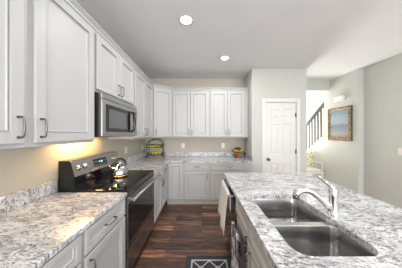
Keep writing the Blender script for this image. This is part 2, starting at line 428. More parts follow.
# corner cabinet, five-sided
A = Vector((UX, 3.021)); Bp = Vector((-.640, 3.310)); ang = math.atan2(Bp.y - A.y, Bp.x - A.x); Wd = (Bp - A).length
t = thing('corner_wall_cabinet', 'white angled wall cabinet in the corner above the wire rack', 'cabinet', (A.x, A.y, 0), ang, 'white wall cabinets')
bm = bmesh.new(); inv = Matrix.Rotation(-ang, 2)
poly = [inv @ (Vector(p) - A) for p in ((A.x, A.y), (Bp.x, Bp.y), (Bp.x, YB - .002), (XL + .002, YB - .002), (XL + .002, A.y))]
lo = [bm.verts.new((p.x, p.y, UZ0)) for p in poly]; hi = [bm.verts.new((p.x, p.y, UZ1)) for p in poly]
bm.faces.new(lo); bm.faces.new(hi)
for k in range(5): bm.faces.new((lo[k], lo[(k + 1) % 5], hi[(k + 1) % 5], hi[k]))
obj('body', bm, 'cabinet_paint', t)
cab_door(t, .022, Wd - .022, UZ0 + .022, UZ1 - .012, .050, UZ0 + .107)
YU = 3.311; UDB = YB - YU - .0015
upper('white two-door wall cabinet on the back wall beside the angled corner cabinet', -.639, .158, [(.022, .390, 'R'), (.398, .778, 'L')], loc=(-.639, YU, 0), rz=0, dep=UDB)
upper('white two-door wall cabinet at the right end of the back wall, above the pedestal bowl', .159, .985, [(.022, .377, 'R'), (.385, .740, 'L')], loc=(.159, YU, 0), rz=0, dep=UDB)
# crown moulding running along every wall cabinet
def sweep_profile(bm, path, prof, z0):
    """path of (x,y); prof of (out, z); outward = right-hand side of travel"""
    P = [Vector(p) for p in path]; rings = []
    for i, p in enumerate(P):
        d0 = (P[i] - P[i - 1]).normalized() if i else (P[1] - P[0]).normalized()
        d1 = (P[i + 1] - P[i]).normalized() if i < len(P) - 1 else d0
        n0 = Vector((d0.y, -d0.x)); n1 = Vector((d1.y, -d1.x)); nn = (n0 + n1).normalized(); k = 1 / max(.3, nn.dot(n1))
        rings.append([bm.verts.new((p.x + nn.x * o * k, p.y + nn.y * o * k, z0 + z)) for o, z in prof])
    for a, b in zip(rings, rings[1:]):
        for k in range(len(prof)): bm.faces.new((a[k], a[(k + 1) % len(prof)], b[(k + 1) % len(prof)], b[k]))
    bm.faces.new(rings[0]); bm.faces.new(rings[-1])
bm = bmesh.new()
sweep_profile(bm, [(UX, -.02), (UX, 3.021), (-.640, YU - .001), (.985, YU - .001)],
              [(-.02, 0), (.003, 0), (.003, .010), (.012, .012), (.014, .028), (.028, .041), (.029, .045), (.036, .046), (.036, .058), (-.02, .058)], UZ1 + .001)
struct('trim_3', bm, 'cabinet_paint')

# ------------------------------------------------ microwave
t = thing('microwave', 'stainless steel over-the-range microwave with dark window under the short cabinet', 'microwave', (0, 1.400, 1.373))
W = .757; ht = .405
obj('body', B(XL + .003, -.935, 0, W, 0, ht - .001, bev=.004), 'black_matte', t)
bm = bmesh.new(); box(bm, -.935, -.902, .0, W, 0.003, ht - .052, bev=.006, seg=3); fd = obj('front_panel', bm, 'micro_steel', t)
bm = bmesh.new(); box(bm, -.935, -.905, 0, W, ht - .050, ht - .003, bev=.005)
vg = obj('vent_grille', bm, 'micro_steel', t)
bm = bmesh.new(); box(bm, -.9025, -.899, .055, .545, .048, ht - .095, bev=.003); obj('window', bm, 'black_gloss', t)
bm = bmesh.new(); box(bm, -.899, -.8975, .10, .44, .085, ht - .135, bev=.002); obj('window_screen', bm, 'window_mesh', t)
bm = bmesh.new(); tube(bm, [(-.899, .575, .055), (-.872, .578, .075), (-.862, .585, .175), (-.872, .578, .285), (-.899, .575, .305)], [.014, .016, .017, .016, .014], 12); obj('handle', bm, 'black_gloss', t, 'curved vertical black handle')
bm = bmesh.new(); box(bm, -.9025, -.899, .635, .735, .045, ht - .085, bev=.003); cp = obj('control_panel', bm, 'dark_stainless', t)
bm = bmesh.new(); box(bm, -.899, -.8975, .650, .722, ht - .125, ht - .095); obj('display', bm, 'display', cp)
bm = bmesh.new()
for r in range(5):
    for c in range(3): box(bm, -.899, -.898, .652 + c * .025, .671 + c * .025, .070 + r * .034, .092 + r * .034)
obj('keypad', bm, 'slot_grey', cp)
bm = bmesh.new(); lathe(bm, [(0, .0015), (.015, .0015), (.016, 0)], 24); tube(bm, [(.010 * math.cos(a), .010 * math.sin(a), .0018) for a in [k * .5 for k in range(12)]], .0012, 6)
xform(bm, Matrix.Translation((-.905, .40, ht - .028 - 0)) @ Matrix.Rotation(PI / 2, 4, 'Y')); obj('emblem', bm, 'slot_grey', t, 'small round emblem')
bm = bmesh.new(); box(bm, -1.26, -1.18, .10, .24, -.004, .002); obj('cooktop_lamp', bm, 'range_lamp_glow', t)
area('microwave_lamp', (-1.25, .17, -.010), (0, 0, 0), .08, .30, 4.6, (1.0, 0.62, 0.25), parent=t)
area('microwave_lamp', (-1.22, .45, -.010), (0, 0, 0), .08, .20, 1.2, (1.0, 0.62, 0.25), parent=t)

# ------------------------------------------------ base cabinets
BZ0, BZ1, BX = .115, .848, -.695
BD = BX - XL - .002
DZ0, DZ1, RZ0, RZ1 = .135, .675, .695, .838
def base(label, x0w, w_, fronts, loc, rz, dep):
    t = thing('base_cabinet', label, 'cabinet', loc, rz, 'white base cabinets')
    carcass(t, w_, dep, BZ0, BZ1)
    for kind, a, b, side in fronts:
        if kind == 'drawer': cab_drawer(t, a, b, RZ0, RZ1, side != 'none')
        elif kind == 'tall': cab_door(t, a, b, DZ0, RZ1, None if side is None else (a + .03 if side == 'L' else b - .03), RZ1 - .10)
        else: cab_door(t, a, b, DZ0, DZ1, None if side is None else (a + .03 if side == 'L' else b - .03), DZ1 - .085)
    return t
base('white base cabinet at the lower left corner of the photo, nearest the camera', 0, .88, [('drawer', .015, .865, None), ('door', .015, .435, 'R'), ('door', .445, .865, 'L')], (BX, 0, 0), R90, BD)
base('white base cabinet with one drawer and one door directly left of the range', 0, .50, [('drawer', .020, .482, None), ('door', .020, .482, 'L')], (BX, .881, 0), R90, BD)
base('white base cabinet on the left wall between range and corner', 0, .81, [('drawer', .018, .420, None), ('drawer', .428, .790, None), ('door', .018, .420, 'R'), ('door', .428, .790, 'L')], (BX, 2.181, 0), R90, BD)
YF = 3.020; BDB = YB - YF - .002
t = base('narrow white corner base cabinet with one tall door under the back counter', 0, .340, [('tall', .045, .318, None)], (-.692, YF, 0), 0, BDB)
base('white base cabinet with one drawer over one door in the middle of the back wall', 0, .500, [('drawer', .020, .488, None), ('door', .020, .488, 'R')], (-.351, YF, 0), 0, BDB)
base('wide white base cabinet at the right end of the back wall', 0, .835, [('drawer', .022, .715, None), ('door', .022, .364, 'R'), ('door', .372, .715, 'L')], (.150, YF, 0), 0, BDB)

# ------------------------------------------------ counters
CZ0, CZ1, EX = .850, .880, -.665
def slab(bm, outline, holes=(), z0=CZ0, z1=CZ1, bev=.004):
    edges = []
    for lp in [outline] + list(holes):
        vs = [bm.verts.new((x, y, z1)) for x, y in lp]
        edges += [bm.edges.new((vs[i], vs[(i + 1) % len(vs)])) for i in range(len(vs))]
    r = bmesh.ops.triangle_fill(bm, use_beauty=True, use_dissolve=False, edges=edges, normal=(0, 0, 1))
    fs = [g for g in r['geom'] if isinstance(g, bmesh.types.BMFace)]
    e = bmesh.ops.extrude_face_region(bm, geom=fs)
    bmesh.ops.translate(bm, vec=(0, 0, z0 - z1), verts=[v for v in e['geom'] if isinstance(v, bmesh.types.BMVert)])
def splash(bm, *a): box(bm, *a, bev=.003)
t = thing('countertop', 'speckled granite countertop in the left foreground, running up to the range', 'countertop', (XL, 0, CZ0), 0)
t.location = (0, 0, 0)
bm = bmesh.new(); box(bm, XL + .002, EX, -.02, 1.384, CZ0, CZ1, bev=.005, seg=3); obj('slab', bm, 'granite', t)
bm = bmesh.new(); splash(bm, XL + .002, XL + .022, -.02, 1.384, CZ1 + .0005, .992); obj('backsplash', bm, 'granite', t)
t = thing('countertop', 'speckled granite L-shaped countertop along the back wall, holding the bowl and the wire rack', 'countertop')
bm = bmesh.new(); slab(bm, [(XL + .002, 2.182), (EX, 2.182), (EX, 2.900), (EX + .045, 2.985), (PX0 - .002, 2.985), (PX0 - .002, YB - .002), (XL + .002, YB - .002)])
obj('slab', bm, 'granite', t)
for a in ((XL + .002, XL + .022, 2.182, YB - .023), (XL + .002, PX0 - .002, YB - .022, YB - .002), (PX0 - .022, PX0 - .002, 2.995, YB - .023)):
    bm = bmesh.new(); splash(bm, *a, CZ1 + .0005, .985); obj('backsplash', bm, 'granite', t)

# ------------------------------------------------ range
t = thing('range', 'freestanding stainless and black glass electric range between the left counters', 'stove', (0, 1.397, 0))
W = .772
bm = bmesh.new(); box(bm, XL + .02, -.690, 0, W, .03, .878); 
for y in (.04, W - .04):
    for x in (XL + .08, -.74): box(bm, x - .02, x + .02, y - .02, y + .02, 0, .03)
obj('body', bm, 'black_matte', t)
bm = bmesh.new(); box(bm, -1.215, -.668, -.004, W + .004, .879, .896, bev=.004); ct = obj('cooktop', bm, 'black_glass', t)
for x, y, r in ((-.80, .20, .10), (-.80, .57, .085), (-1.06, .20, .075), (-1.06, .57, .10)):
    bm = bmesh.new(); lathe(bm, [(r, .8963), (r + .002, .8965), (r + .004, .8963)], 40, x, y)
    obj('burner_ring', bm, 'window_mesh', ct)
# backguard, face leaning back
def prism(bm, prof, y0, y1):
    a = [bm.verts.new((x, y0, z)) for x, z in prof]; b = [bm.verts.new((x, y1, z)) for x, z in prof]
    bm.faces.new(a); bm.faces.new(b)
    for k in range(len(prof)): bm.faces.new((a[k], a[(k + 1) % len(prof)], b[(k + 1) % len(prof)], b[k]))
bm = bmesh.new(); prism(bm, [(XL + .025, .879), (-1.145, .879), (-1.150, 1.005), (-1.190, 1.150), (-1.20, 1.155), (XL + .025, 1.155)], 0, W)
bg = obj('backguard', bm, 'black_gloss', t)
bm = bmesh.new(); prism(bm, [(-1.151, 1.010), (-1.147, 1.012), (-1.188, 1.152), (-1.192, 1.150)], .006, W - .006)
obj('control_panel', bm, 'micro_steel', bg)
dirp = Vector((-.041, 0, .140)).normalized(); nrm = Vector((dirp.z, 0, -dirp.x)); org = Vector((-1.147, 0, 1.012))
rot = Matrix(((nrm.x, 0, dirp.x, 0), (0, 1, 0, 0), (nrm.z, 0, dirp.z, 0), (0, 0, 0, 1)))   # local x=normal, z=up panel
def on_panel(bm): xform(bm, Matrix.Translation(org) @ rot)
for y in (.065, .150, .625, .705):
    k = bmesh.new(); lathe(k, [(0, 0), (.024, 0), (.024, .006), (.019, .010), (.017, .026), (.014, .029), (0, .029)], 20)
    box(k, -.018, .018, -.005, .005, .027, .034, bev=.001)
    xform(k, Matrix.Translation((0, y, .070)) @ Matrix.Rotation(PI / 2, 4, 'Y')); on_panel(k); obj('knob', k, 'dark_stainless', bg)
bm = bmesh.new(); box(bm, .0002, .0022, .270, .500, .030, .115, bev=.001); on_panel(bm); dp = obj('display', bm, 'display', bg)
bm = bmesh.new()
def seg7(bm, ch, y, z, s):
    S = {'1': 'bc', '2': 'abged', '0': 'abcdef', '4': 'fgbc', '5': 'afgcd'}[ch]
    P = {'a': (0, s, s, s * 1.15), 'g': (0, s, .5 * s, .62 * s), 'd': (0, s, 0, .12 * s)}
    for c in S:
        if c in 'agd': hh = {'a': 1.6, 'g': .8, 'd': 0}[c] * s; box(bm, .0023, .0029, y, y + .8 * s, z + hh, z + hh + .18 * s)
        else:
            yy = y + (.7 * s if c in 'bc' else 0); z0 = z + (.85 * s if c in 'bf' else 0); box(bm, .0023, .0029, yy, yy + .16 * s, z0, z0 + .85 * s)
for i, ch in enumerate('1205'): seg7(bm, ch, .355 + i * .017 + (.006 if i > 1 else 0), .070, .011)
on_panel(bm); obj('clock_digits', bm, 'digits', dp, 'pale blue lit clock digits')
bm = bmesh.new()
for i in range(6):
    for j in range(2):
        if 2 <= i <= 3 and j == 1: continue
        box(bm, .0023, .0027, .285 + i * .034, .305 + i * .034, .042 + j * .036, .050 + j * .036)
on_panel(bm); obj('touch_keys', bm, 'slot_grey', dp)['kind'] = 'stuff'
# front: control lip, oven door, drawer
bm = bmesh.new(); box(bm, -.690, -.672, .0, W, .835, .8785, bev=.003); obj('front_rail', bm, 'black_gloss', t)
bm = bmesh.new(); box(bm, -.690, -.668, .004, W - .004, .335, .830, bev=.004); od = obj('oven_door', bm, 'dark_stainless', t)
bm = bmesh.new(); box(bm, -.6685, -.6655, .012, W - .012, .405, .760, bev=.002); obj('oven_window', bm, 'black_glass', od)
bm = bmesh.new(); tube(bm, [(-.628, .03, .795), (-.628, W - .03, .795)], .0145, 14)
for y in (.05, W - .05): box(bm, -.669, -.628, y - .012, y + .012, .785, .805, bev=.003)
obj('oven_handle', bm, 'stainless', od, 'long round stainless bar handle')
bm = bmesh.new(); box(bm, -.690, -.670, .004, W - .004, .120, .325, bev=.004); obj('storage_drawer', bm, 'dark_stainless', t)

# ------------------------------------------------ kettle on the back right burner
t = thing('kettle', 'shiny chrome kettle with a black arched handle on the cooktop', 'kettle', (-.985, 1.855, .8968), .7)
bm = bmesh.new(); lathe(bm, [(0, 0), (.080, 0), (.086, .006), (.090, .030), (.086, .065), (.072, .100), (.050, .125), (.034, .134), (0, .135)], 48, flute=.03, nf=16); kb_ = obj('body', bm, 'kettle_steel', t)
bm = bmesh.new(); lathe(bm, [(.0865, .002), (.0925, .008), (.094, .020), (.090, .022)], 48); obj('warm_reflection_band', bm, 'copper', t, 'orange band round the foot of the kettle standing for reflected warm light')  # reflection of the warm lamp painted on as an orange metal band
bm = bmesh.new(); lathe(bm, [(.036, .133), (.034, .139), (.014, .145), (.006, .147), (.006, .155), (.012, .160), (.010, .168), (0, .170)], 24); obj('lid', bm, 'chrome', t)
bm = bmesh.new(); tube(bm, [(-.060, 0, .085), (-.068, 0, .105), (-.108, 0, .135)], [.024, .017, .012], 12); obj('spout', bm, 'chrome', t)
bm = bmesh.new(); tube(bm, [(.072 * math.cos(a), 0, .115 + .095 * math.sin(a)) for a in [PI * k / 14 for k in range(15)]], [.006] * 2 + [.012] * 11 + [.006] * 2, 10); obj('handle', bm, 'black_matte', t, 'black arched handle')

# ------------------------------------------------ wire rack with fruit
t = thing('wire_rack', 'dark iron two-tier arched wire rack in the corner of the back counter', 'rack', (-1.015, 3.39, CZ1), .12)
def arch(y, w2, h1, h2):
    return [(-w2, y, 0.004)] + [(-w2, y, h1 * k / 3) for k in (1, 2, 3)] + [(-w2 * math.cos(a), y, h1 + (h2 - h1) * math.sin(a)) for a in [PI * k / 10 for k in range(1, 10)]] + [(w2, y, h1 * k / 3) for k in (3, 2, 1)] + [(w2, y, 0.004)]
for y, hh in ((-.10, .395), (.10, .415)):
    bm = bmesh.new(); tube(bm, arch(y, .165, .30, hh), .0065, 8)
    for s in (-1, 1):
        tube(bm, [(s * (.165 + .03 * math.sin(a) * 0 + .032 * (1 - math.cos(a)) / 2 * 1), y, .05 + .028 * math.sin(a)) for a in [2 * PI * k / 12 for k in range(12)]], .004, 6, closed=True)
    obj('frame', bm, 'dark_iron', t)
for z, hz_ in ((.065, .04), (.235, .045)):
    bm = bmesh.new()
    for zz, gx in ((z, .150), (z + hz_, .165)):
        tube(bm, [(-gx, -.105, zz), (gx, -.105, zz), (gx, .105, zz), (-gx, .105, zz)], .0045, 6, closed=True)
    for i in range(9):
        x = -.14 + i * .035; tube(bm, [(x, -.105, z + hz_), (x, -.105, z), (x, .105, z), (x, .105, z + hz_)], .0025, 6)
    for x in (-.05, .05, .0): tube(bm, [(-.15, x, z), (.15, x, z)], .0025, 6)
    obj('tray', bm, 'dark_iron', t)
rk = t.matrix_basis.copy(); rk = Matrix.Translation((-1.015, 3.39, CZ1)) @ Matrix.Rotation(.12, 4, 'Z')
def banana(k, lx, ly, lz, a, tilt, label):
    o = thing('banana', label, 'fruit', rk @ Vector((lx, ly, lz)), a, 'bananas on the top tier')
    pts = [(.085 * math.cos(u), 0, .045 - .05 * math.sin(u) + .0) for u in [PI * (0.08 + .84 * i / 10) for i in range(11)]]
    pts = [(x, y, z + .013) for x, y, z in pts]
    bm = bmesh.new(); tube(bm, pts, [.006, .011, .015, .017, .018, .018, .018, .017, .014, .010, .006], 10); obj('peel', bm, 'banana', o)
    bm = bmesh.new(); tube(bm, [pts[-1], (pts[-1][0] - .012, 0, pts[-1][2] + .014)], [.006, .005], 8); obj('stem', bm, 'banana_tip', o)
banana(0, -.065, -.060, .241, .05, 0, 'yellow banana at the left front of the top tier of the wire rack')
banana(1, -.055, .030, .241, -.08, 0, 'yellow banana behind the left front one on the top tier of the wire rack')
banana(2, .065, -.015, .241, 1.35, 0, 'yellow banana on the right of the top tier of the wire rack')
def lemon(lx, ly, lz, label, m='lemon', mtx=None, r=.031, cat='fruit', grp='lemons on the bottom tier', nm='lemon'):
    bm = bmesh.new(); lathe(bm, [(0, 0), (.35 * r, .06 * r), (.8 * r, .35 * r), (r, .95 * r), (.85 * r, 1.5 * r), (.4 * r, 1.92 * r), (.15 * r, 2.05 * r), (0, 2.15 * r)], 16)
    xform(bm, Matrix.Translation((0, 0, r)) @ Matrix.Rotation(random.uniform(.9, 1.5), 4, 'Y') @ Matrix.Translation((0, 0, -r)))
    o = obj(nm, bm, m); o.rotation_euler = (0, 0, random.uniform(0, 6)); o.location = (mtx or rk) @ Vector((lx, ly, lz)); tag(o, label, cat, grp)
    return o
for lx, ly, s in ((-.04, -.055, 'left'), (.03, -.060, 'middle'), (.098, -.05, 'right')):
    lemon(lx, ly, .070, 'yellow lemon at the front %s of the bottom tier of the wire rack' % s)
lemon(0, .02, .070, 'yellow lemon at the back of the bottom tier of the wire rack')

# ------------------------------------------------ pedestal bowl with fruit and greens
t = thing('pedestal_bowl', 'orange-brown footed bowl standing at the right end of the back counter', 'bowl', (.797, 3.42, CZ1))
bm = bmesh.new(); lathe(bm, [(0, .001), (.068, .001), (.072, .010), (.060, .022), (.034, .034), (.026, .055), (.034, .070), (.024, .082), (.030, .092)], 32); obj('foot', bm, 'terracotta_glaze', t)
bm = bmesh.new(); lathe(bm, [(0, .090), (.045, .094), (.100, .112), (.142, .142), (.152, .152), (.148, .156), (.136, .146), (.095, .122), (.04, .106), (0, .104)], 36); obj('dish', bm, 'terracotta_glaze', t)
bt = Matrix.Translation((.797, 3.42, CZ1))
for i, (a, rr, s) in enumerate(((3.3, .085, 'at the left rim'), (4.2, .080, 'at the front left'), (5.2, .080, 'at the front right'), (6.2, .085, 'at the right rim'), (1.5, .08, 'at the back'))):
    lemon(rr * math.cos(a), rr * math.sin(a), .122, 'golden fruit %s of the footed bowl' % s, 'pear_gold', bt, .030, 'fruit', 'golden fruits in the footed bowl', 'fruit')
bm = bmesh.new()
for i in range(170):
    u = random.uniform(.15, 1); a = random.uniform(0, 2 * PI); ph = math.acos(random.uniform(.0, 1))
    c = Vector((.062 * math.sin(ph) * math.cos(a) - .008, .055 * math.sin(ph) * math.sin(a), .176 + .045 * math.cos(ph)))
    d1 = Vector((math.cos(a) + random.uniform(-.5, .5), math.sin(a) + random.uniform(-.5, .5), random.uniform(-.2, .9))).normalized() * .020
    d2 = d1.cross(Vector((random.random(), random.random(), 1))).normalized() * .009
    q = [bm.verts.new(c - d1 * .3), bm.verts.new(c + d2 + d1 * .2), bm.verts.new(c + d1), bm.verts.new(c - d2 + d1 * .2)]
    f = bm.faces.new(q); f.material_index = 0 if random.random() < .8 else 1
lathe(bm, [(0, .165), (.03, .168), (.045, .176), (.038, .19), (.02, .200), (0, .203)], 16, -.008, 0)
tag(obj('green_foliage', bm, ['leaf_green', 'leaf_olive']), 'tuft of dark green leaves heaped in the footed bowl', 'foliage').location = (.797, 3.42, CZ1)

# ------------------------------------------------ outlets, switch, chime
def plate(label, loc, rz, w_=.072, h_=.115, kind='outlet', name='wall_outlet', cat='outlet', grp='wall outlets'):
    t = thing(name, label, cat, loc, rz, grp)
    bm = bmesh.new(); box(bm, -w_ / 2, w_ / 2, -.006, -.0005, -h_ / 2, h_ / 2, bev=.002); obj('plate', bm, 'plastic_white', t)
    if kind == 'outlet':
        for s in (-1, 1):
            bm = bmesh.new(); box(bm, -.017, .017, -.008, -.0055, s * .020 - .014, s * .020 + .014, bev=.001); r = obj('receptacle', bm, 'plastic_white', t)
            bm = bmesh.new()
            for x in (-.007, .007): box(bm, x - .0013, x + .0013, -.0085, -.0075, s * .020 - .005, s * .020 + .005)
            obj('slots', bm, 'slot_grey', r)
    else:
        bm = bmesh.new(); box(bm, -.017, .017, -.010, -.0055, -.033, .033, bev=.002); obj('rocker', bm, 'plastic_white', t)
plate('white outlet on the back wall nearer the corner', (-.441, YB, 1.128), 0)
plate('white outlet on the back wall left of the footed bowl', (.492, YB, 1.130), 0)
plate('white outlet on the left wall between the kettle and the wire rack', (XL, 2.69, 1.12), R90)
plate('white outlet on the left wall beside the wire rack', (XL, 3.43, 1.11), R90)
plate('white wall switch at the right edge of the photo on the grey wall', (XR, 2.475, 1.118), -R90, .075, .118, 'switch', 'light_switch', 'switch', None)
t = thing('door_chime', 'white rectangular door chime box on the wall above the framed painting', 'chime', (XP, 3.46, 2.187), -R90)
obj('cover', B(-.125, .125, -.052, -.006, -.055, .055, bev=.008, seg=3), 'plastic_white', t)
obj('base_plate', B(-.118, .118, -.006, -.0005, -.050, .050), 'plastic_white', t)

# ------------------------------------------------ framed painting
t = thing('framed_painting', 'landscape painting in a wide ornate gilt frame on the hall wall', 'painting', (XP, 3.47, 1.26), -R90)
hw, hh_ = .292, .730
bm = bmesh.new()
prof = [(0, -.001), (0, -.026), (.006, -.034), (.020, -.036), (.032, -.026), (.046, -.022), (.056, -.028), (.064, -.024), (.070, -.010), (.070, -.001)]
rings = []
for ins, y in prof: rings.append([bm.verts.new(p) for p in ((-hw + ins, y, ins), (hw - ins, y, ins), (hw - ins, y, hh_ - ins), (-hw + ins, y, hh_ - ins))])
for a, b in zip(rings, rings[1:]):
    for k in range(4): bm.faces.new((a[k], a[(k + 1) % 4], b[(k + 1) % 4], b[k]))
obj('frame', bm, 'gilt', t)
bm = bmesh.new()
for s in range(26):
    u = s / 26
    for z in (.020, hh_ - .020):
        x = -hw + .03 + u * (2 * hw - .05); r = bmesh.ops.create_icosphere(bm, subdivisions=1, radius=.009, matrix=Matrix.Translation((x, -.035, z)))
for s in range(32):
    z = .03 + s * (hh_ - .05) / 32
    for x in (-hw + .020, hw - .020): bmesh.ops.create_icosphere(bm, subdivisions=1, radius=.009, matrix=Matrix.Translation((x, -.035, z)))
obj('carving', bm, 'gilt', t)
bm = bmesh.new(); ring_panel(bm, 2 * hw + .012, hh_ + .012, [(0, -.0008), (0, -.014), (.006, -.014)], -hw - .006, -.006, 0)
obj('outer_edge', bm, 'black_matte', t, 'dark outer edge of the frame')
obj('canvas', B(-hw + .068, hw - .068, -.017, -.0145, .068, hh_ - .068), 'painting', t)

# ------------------------------------------------ stair rail in the hall
t = thing('stair_railing', 'dark grey stair railing with square balusters beyond the hall', 'railing', (XP + .05, 3.915, 0))
def rz_(y): return zt(3.915 + y) + .031
bm = bmesh.new()
def beam(bm, y0, y1, zo0, zo1, x0, x1):
    vs = [bm.verts.new((x, y, rz_(y) + z)) for x in (x0, x1) for y, z in ((y0, zo0), (y1, zo0), (y1, zo1), (y0, zo1))]
    for f in ((0, 1, 2, 3), (4, 5, 6, 7), (0, 1, 5, 4), (1, 2, 6, 5), (2, 3, 7, 6), (3, 0, 4, 7)): bm.faces.new([vs[i] for i in f])
beam(bm, .002, 1.5, .815, .885, -.032, .032); obj('handrail', bm, 'charcoal_paint', t)
bm = bmesh.new(); beam(bm, .002, 1.5, .0, .025, -.025, .025); obj('shoe_rail', bm, 'charcoal_paint', t)
y = .045
while y < 1.45:
    bm = bmesh.new(); box(bm, -.017, .017, y - .017, y + .017, rz_(y + .017) + .022, rz_(y - .017) + .805); obj('baluster', bm, 'charcoal_paint', t); y += .115

# stairs behind the rail
t = thing('staircase', 'flight of stairs behind the dark grey railing', 'stairs', (0, 0, 0))
bm = bmesh.new()
for i in range(8):
    y1 = 5.30 - i * .255; z = .10 + (i + 1) * .180 - .10
    if y1 - .255 < 3.1: break
    box(bm, XP + .102, XS - .002, y1 - .255, y1, 0, min(z, 2.2))
obj('steps', bm, 'cream_wood', t)
t = thing('wall_canvas', 'small picture with an orange-red top edge glimpsed through the stair railing', 'picture', (3.62, YS - .002, 1.42))
obj('canvas', B(-.26, .18, -.03, 0, 0, .57), 'canvas_print', t)

# ------------------------------------------------ cream chair with cushion in the hall
t = thing('armchair', 'cream painted wooden chair with a flower-patterned cushion against the hall wall', 'chair', (2.790, 4.12, 0))
bm = bmesh.new(); box(bm, -.27, .27, -.23, .22, .40, .445, bev=.008); obj('seat', bm, 'cream_wood', t)
for sx in (-1, 1):
    obj('leg', B(sx * .245 - .02, sx * .245 + .02, -.22, -.18, 0, .40, bev=.004), 'cream_wood', t)
    obj('leg', B(sx * .245 - .02, sx * .245 + .02, .17, .21, 0, .40, bev=.004), 'cream_wood', t)
    bm = bmesh.new(); tube(bm, [(sx * .25, .19, .64), (sx * .262, .02, .655), (sx * .258, -.20, .64), (sx * .25, -.215, .61), (sx * .25, -.205, .445)], .016, 8); obj('armrest', bm, 'cream_wood', t)
bm = bmesh.new(); 
for sx in (-1, 1): box(bm, sx * .245 - .02, sx * .245 + .02, .18, .22, .446, .96, bev=.005)
box(bm, -.265, .265, .178, .222, .92, .985, bev=.012, seg=3); box(bm, -.225, .225, .19, .21, .50, .54)
for k in range(6): box(bm, -.19 + k * .076 - .013, -.19 + k * .076 + .013, .192, .208, .54, .92)
obj('backrest', bm, 'cream_wood', t)
bm = bmesh.new(); box(bm, -.235, .235, -.21, .165, .447, .50, bev=.02, seg=3); 
tag(obj('seat_cushion', bm, 'white_towel'), 'plain white seat cushion on the cream hall chair', 'cushion').location = (2.790, 4.12, 0)
bm = bmesh.new(); bmesh.ops.create_cube(bm, size=1); bmesh.ops.subdivide_edges(bm, edges=bm.edges, cuts=7, use_grid_fill=True)
for v in bm.verts:
    x, y, z = v.co * 2
    v.co = Vector((x * .235, y * .065 * (1 - .75 * max(abs(x), abs(z)) ** 4), z * .20)) 
for f in bm.faces: f.smooth = True
xform(bm, Matrix.Translation((0, .085, .715)) @ Matrix.Rotation(-.22, 4, 'X'))
o = tag(obj('cushion', bm, 'floral_cushion'), 'yellow and green patterned cushion leaning on the back of the hall chair', 'cushion'); o.location = (2.790, 4.12, 0)

# ------------------------------------------------ island
IX0, IX1, IY0, IY1 = .294, 1.39, -.35, 2.09
FX = .330
SX0, SX1, SY0, SY1 = .405, .795, .658, 1.322
bm = bmesh.new(); slab(bm, [(IX0, IY0), (IX1, IY0), (IX1, IY1 - .02), (IX1 - .006, IY1 - .006), (IX1 - .02, IY1), (IX0 + .02, IY1), (IX0 + .006, IY1 - .006), (IX0, IY1 - .02)], [rrect(SX0, SX1, SY0, SY1, .075, 8, .042)])
tag(obj('island_countertop', bm, 'granite'), 'long speckled granite island countertop with a sink cutout on the right', 'countertop')
def isl(label, y1, w_, fronts, body=True):
    t = thing('island_cabinet', label, 'cabinet', (FX, y1, 0), -R90, 'island cabinets')
    bm = bmesh.new()
    if body:   # open-topped shell so that the sink can hang inside
        for a in ((.0005, .018, 0, .58), (w_ - .018, w_ - .0005, 0, .58), (.018, w_ - .018, .562, .58)): box(bm, *a, BZ0, BZ1)
        box(bm, .018, w_ - .018, .0, .562, BZ0, BZ0 + .018); box(bm, .018, w_ - .018, 0, .018, BZ0 + .018, BZ1)
    obj('body', bm, 'cabinet_paint', t)
    obj('toe_kick', B(.0005, w_ - .0005, .07, .58, 0, BZ0), 'toe_dark', t)
    for kind, a, b, side in fronts:
        if kind == 'drawer': cab_drawer(t, a, b, RZ0, RZ1, side != 'none')
        else: cab_door(t, a, b, DZ0, DZ1, None if side is None else (a + .03 if side == 'L' else b - .03), DZ1 - .085)
isl('two-door cabinet under the sink on the aisle side of the island', 1.440, .840, [('drawer', .018, .415, 'none'), ('drawer', .425, .822, 'none'), ('door', .018, .415, 'R'), ('door', .425, .822, 'L')])
isl('drawer cabinet of the island nearest the camera', .599, .90, [('drawer', .018, .440, None), ('drawer', .450, .882, None), ('door', .018, .440, 'R'), ('door', .450, .882, 'L')])
# knee wall and end panel of the island
bm = bmesh.new(); box(bm, .915, 1.10, -.30, 2.065, 0, BZ1); box(bm, FX, .914, 2.046, 2.065, 0, BZ1)
tag(obj('kitchen_island', bm, 'cabinet_paint'), 'white painted base wall of the island beyond the sink, under the granite top', 'island')
# dishwasher
t = thing('dishwasher', 'stainless and black dishwasher at the far end of the island', 'dishwasher', (FX, 2.043, 0), -R90)
W = .60
obj('tub', B(.003, W - .003, .002, .56, .10, .845), 'black_matte', t)
obj('toe_panel', B(.003, W - .003, .05, .40, .003, .098), 'black_matte', t)
bm = bmesh.new(); box(bm, .003, W - .003, -.022, .0015, .105, .735, bev=.004); obj('door', bm, 'dark_stainless', t)
bm = bmesh.new(); box(bm, .003, W - .003, -.022, .0015, .738, .845, bev=.004); dc = obj('control_strip', bm, 'black_gloss', t)
bm = bmesh.new(); tube(bm, [(.03, -.068, .805), (W - .03, -.068, .805)], .011, 12)
for x in (.05, W - .05): box(bm, x - .010, x + .010, -.068, -.0215, .797, .813, bev=.003)
obj('handle', bm, 'chrome', t, 'round chrome bar handle')
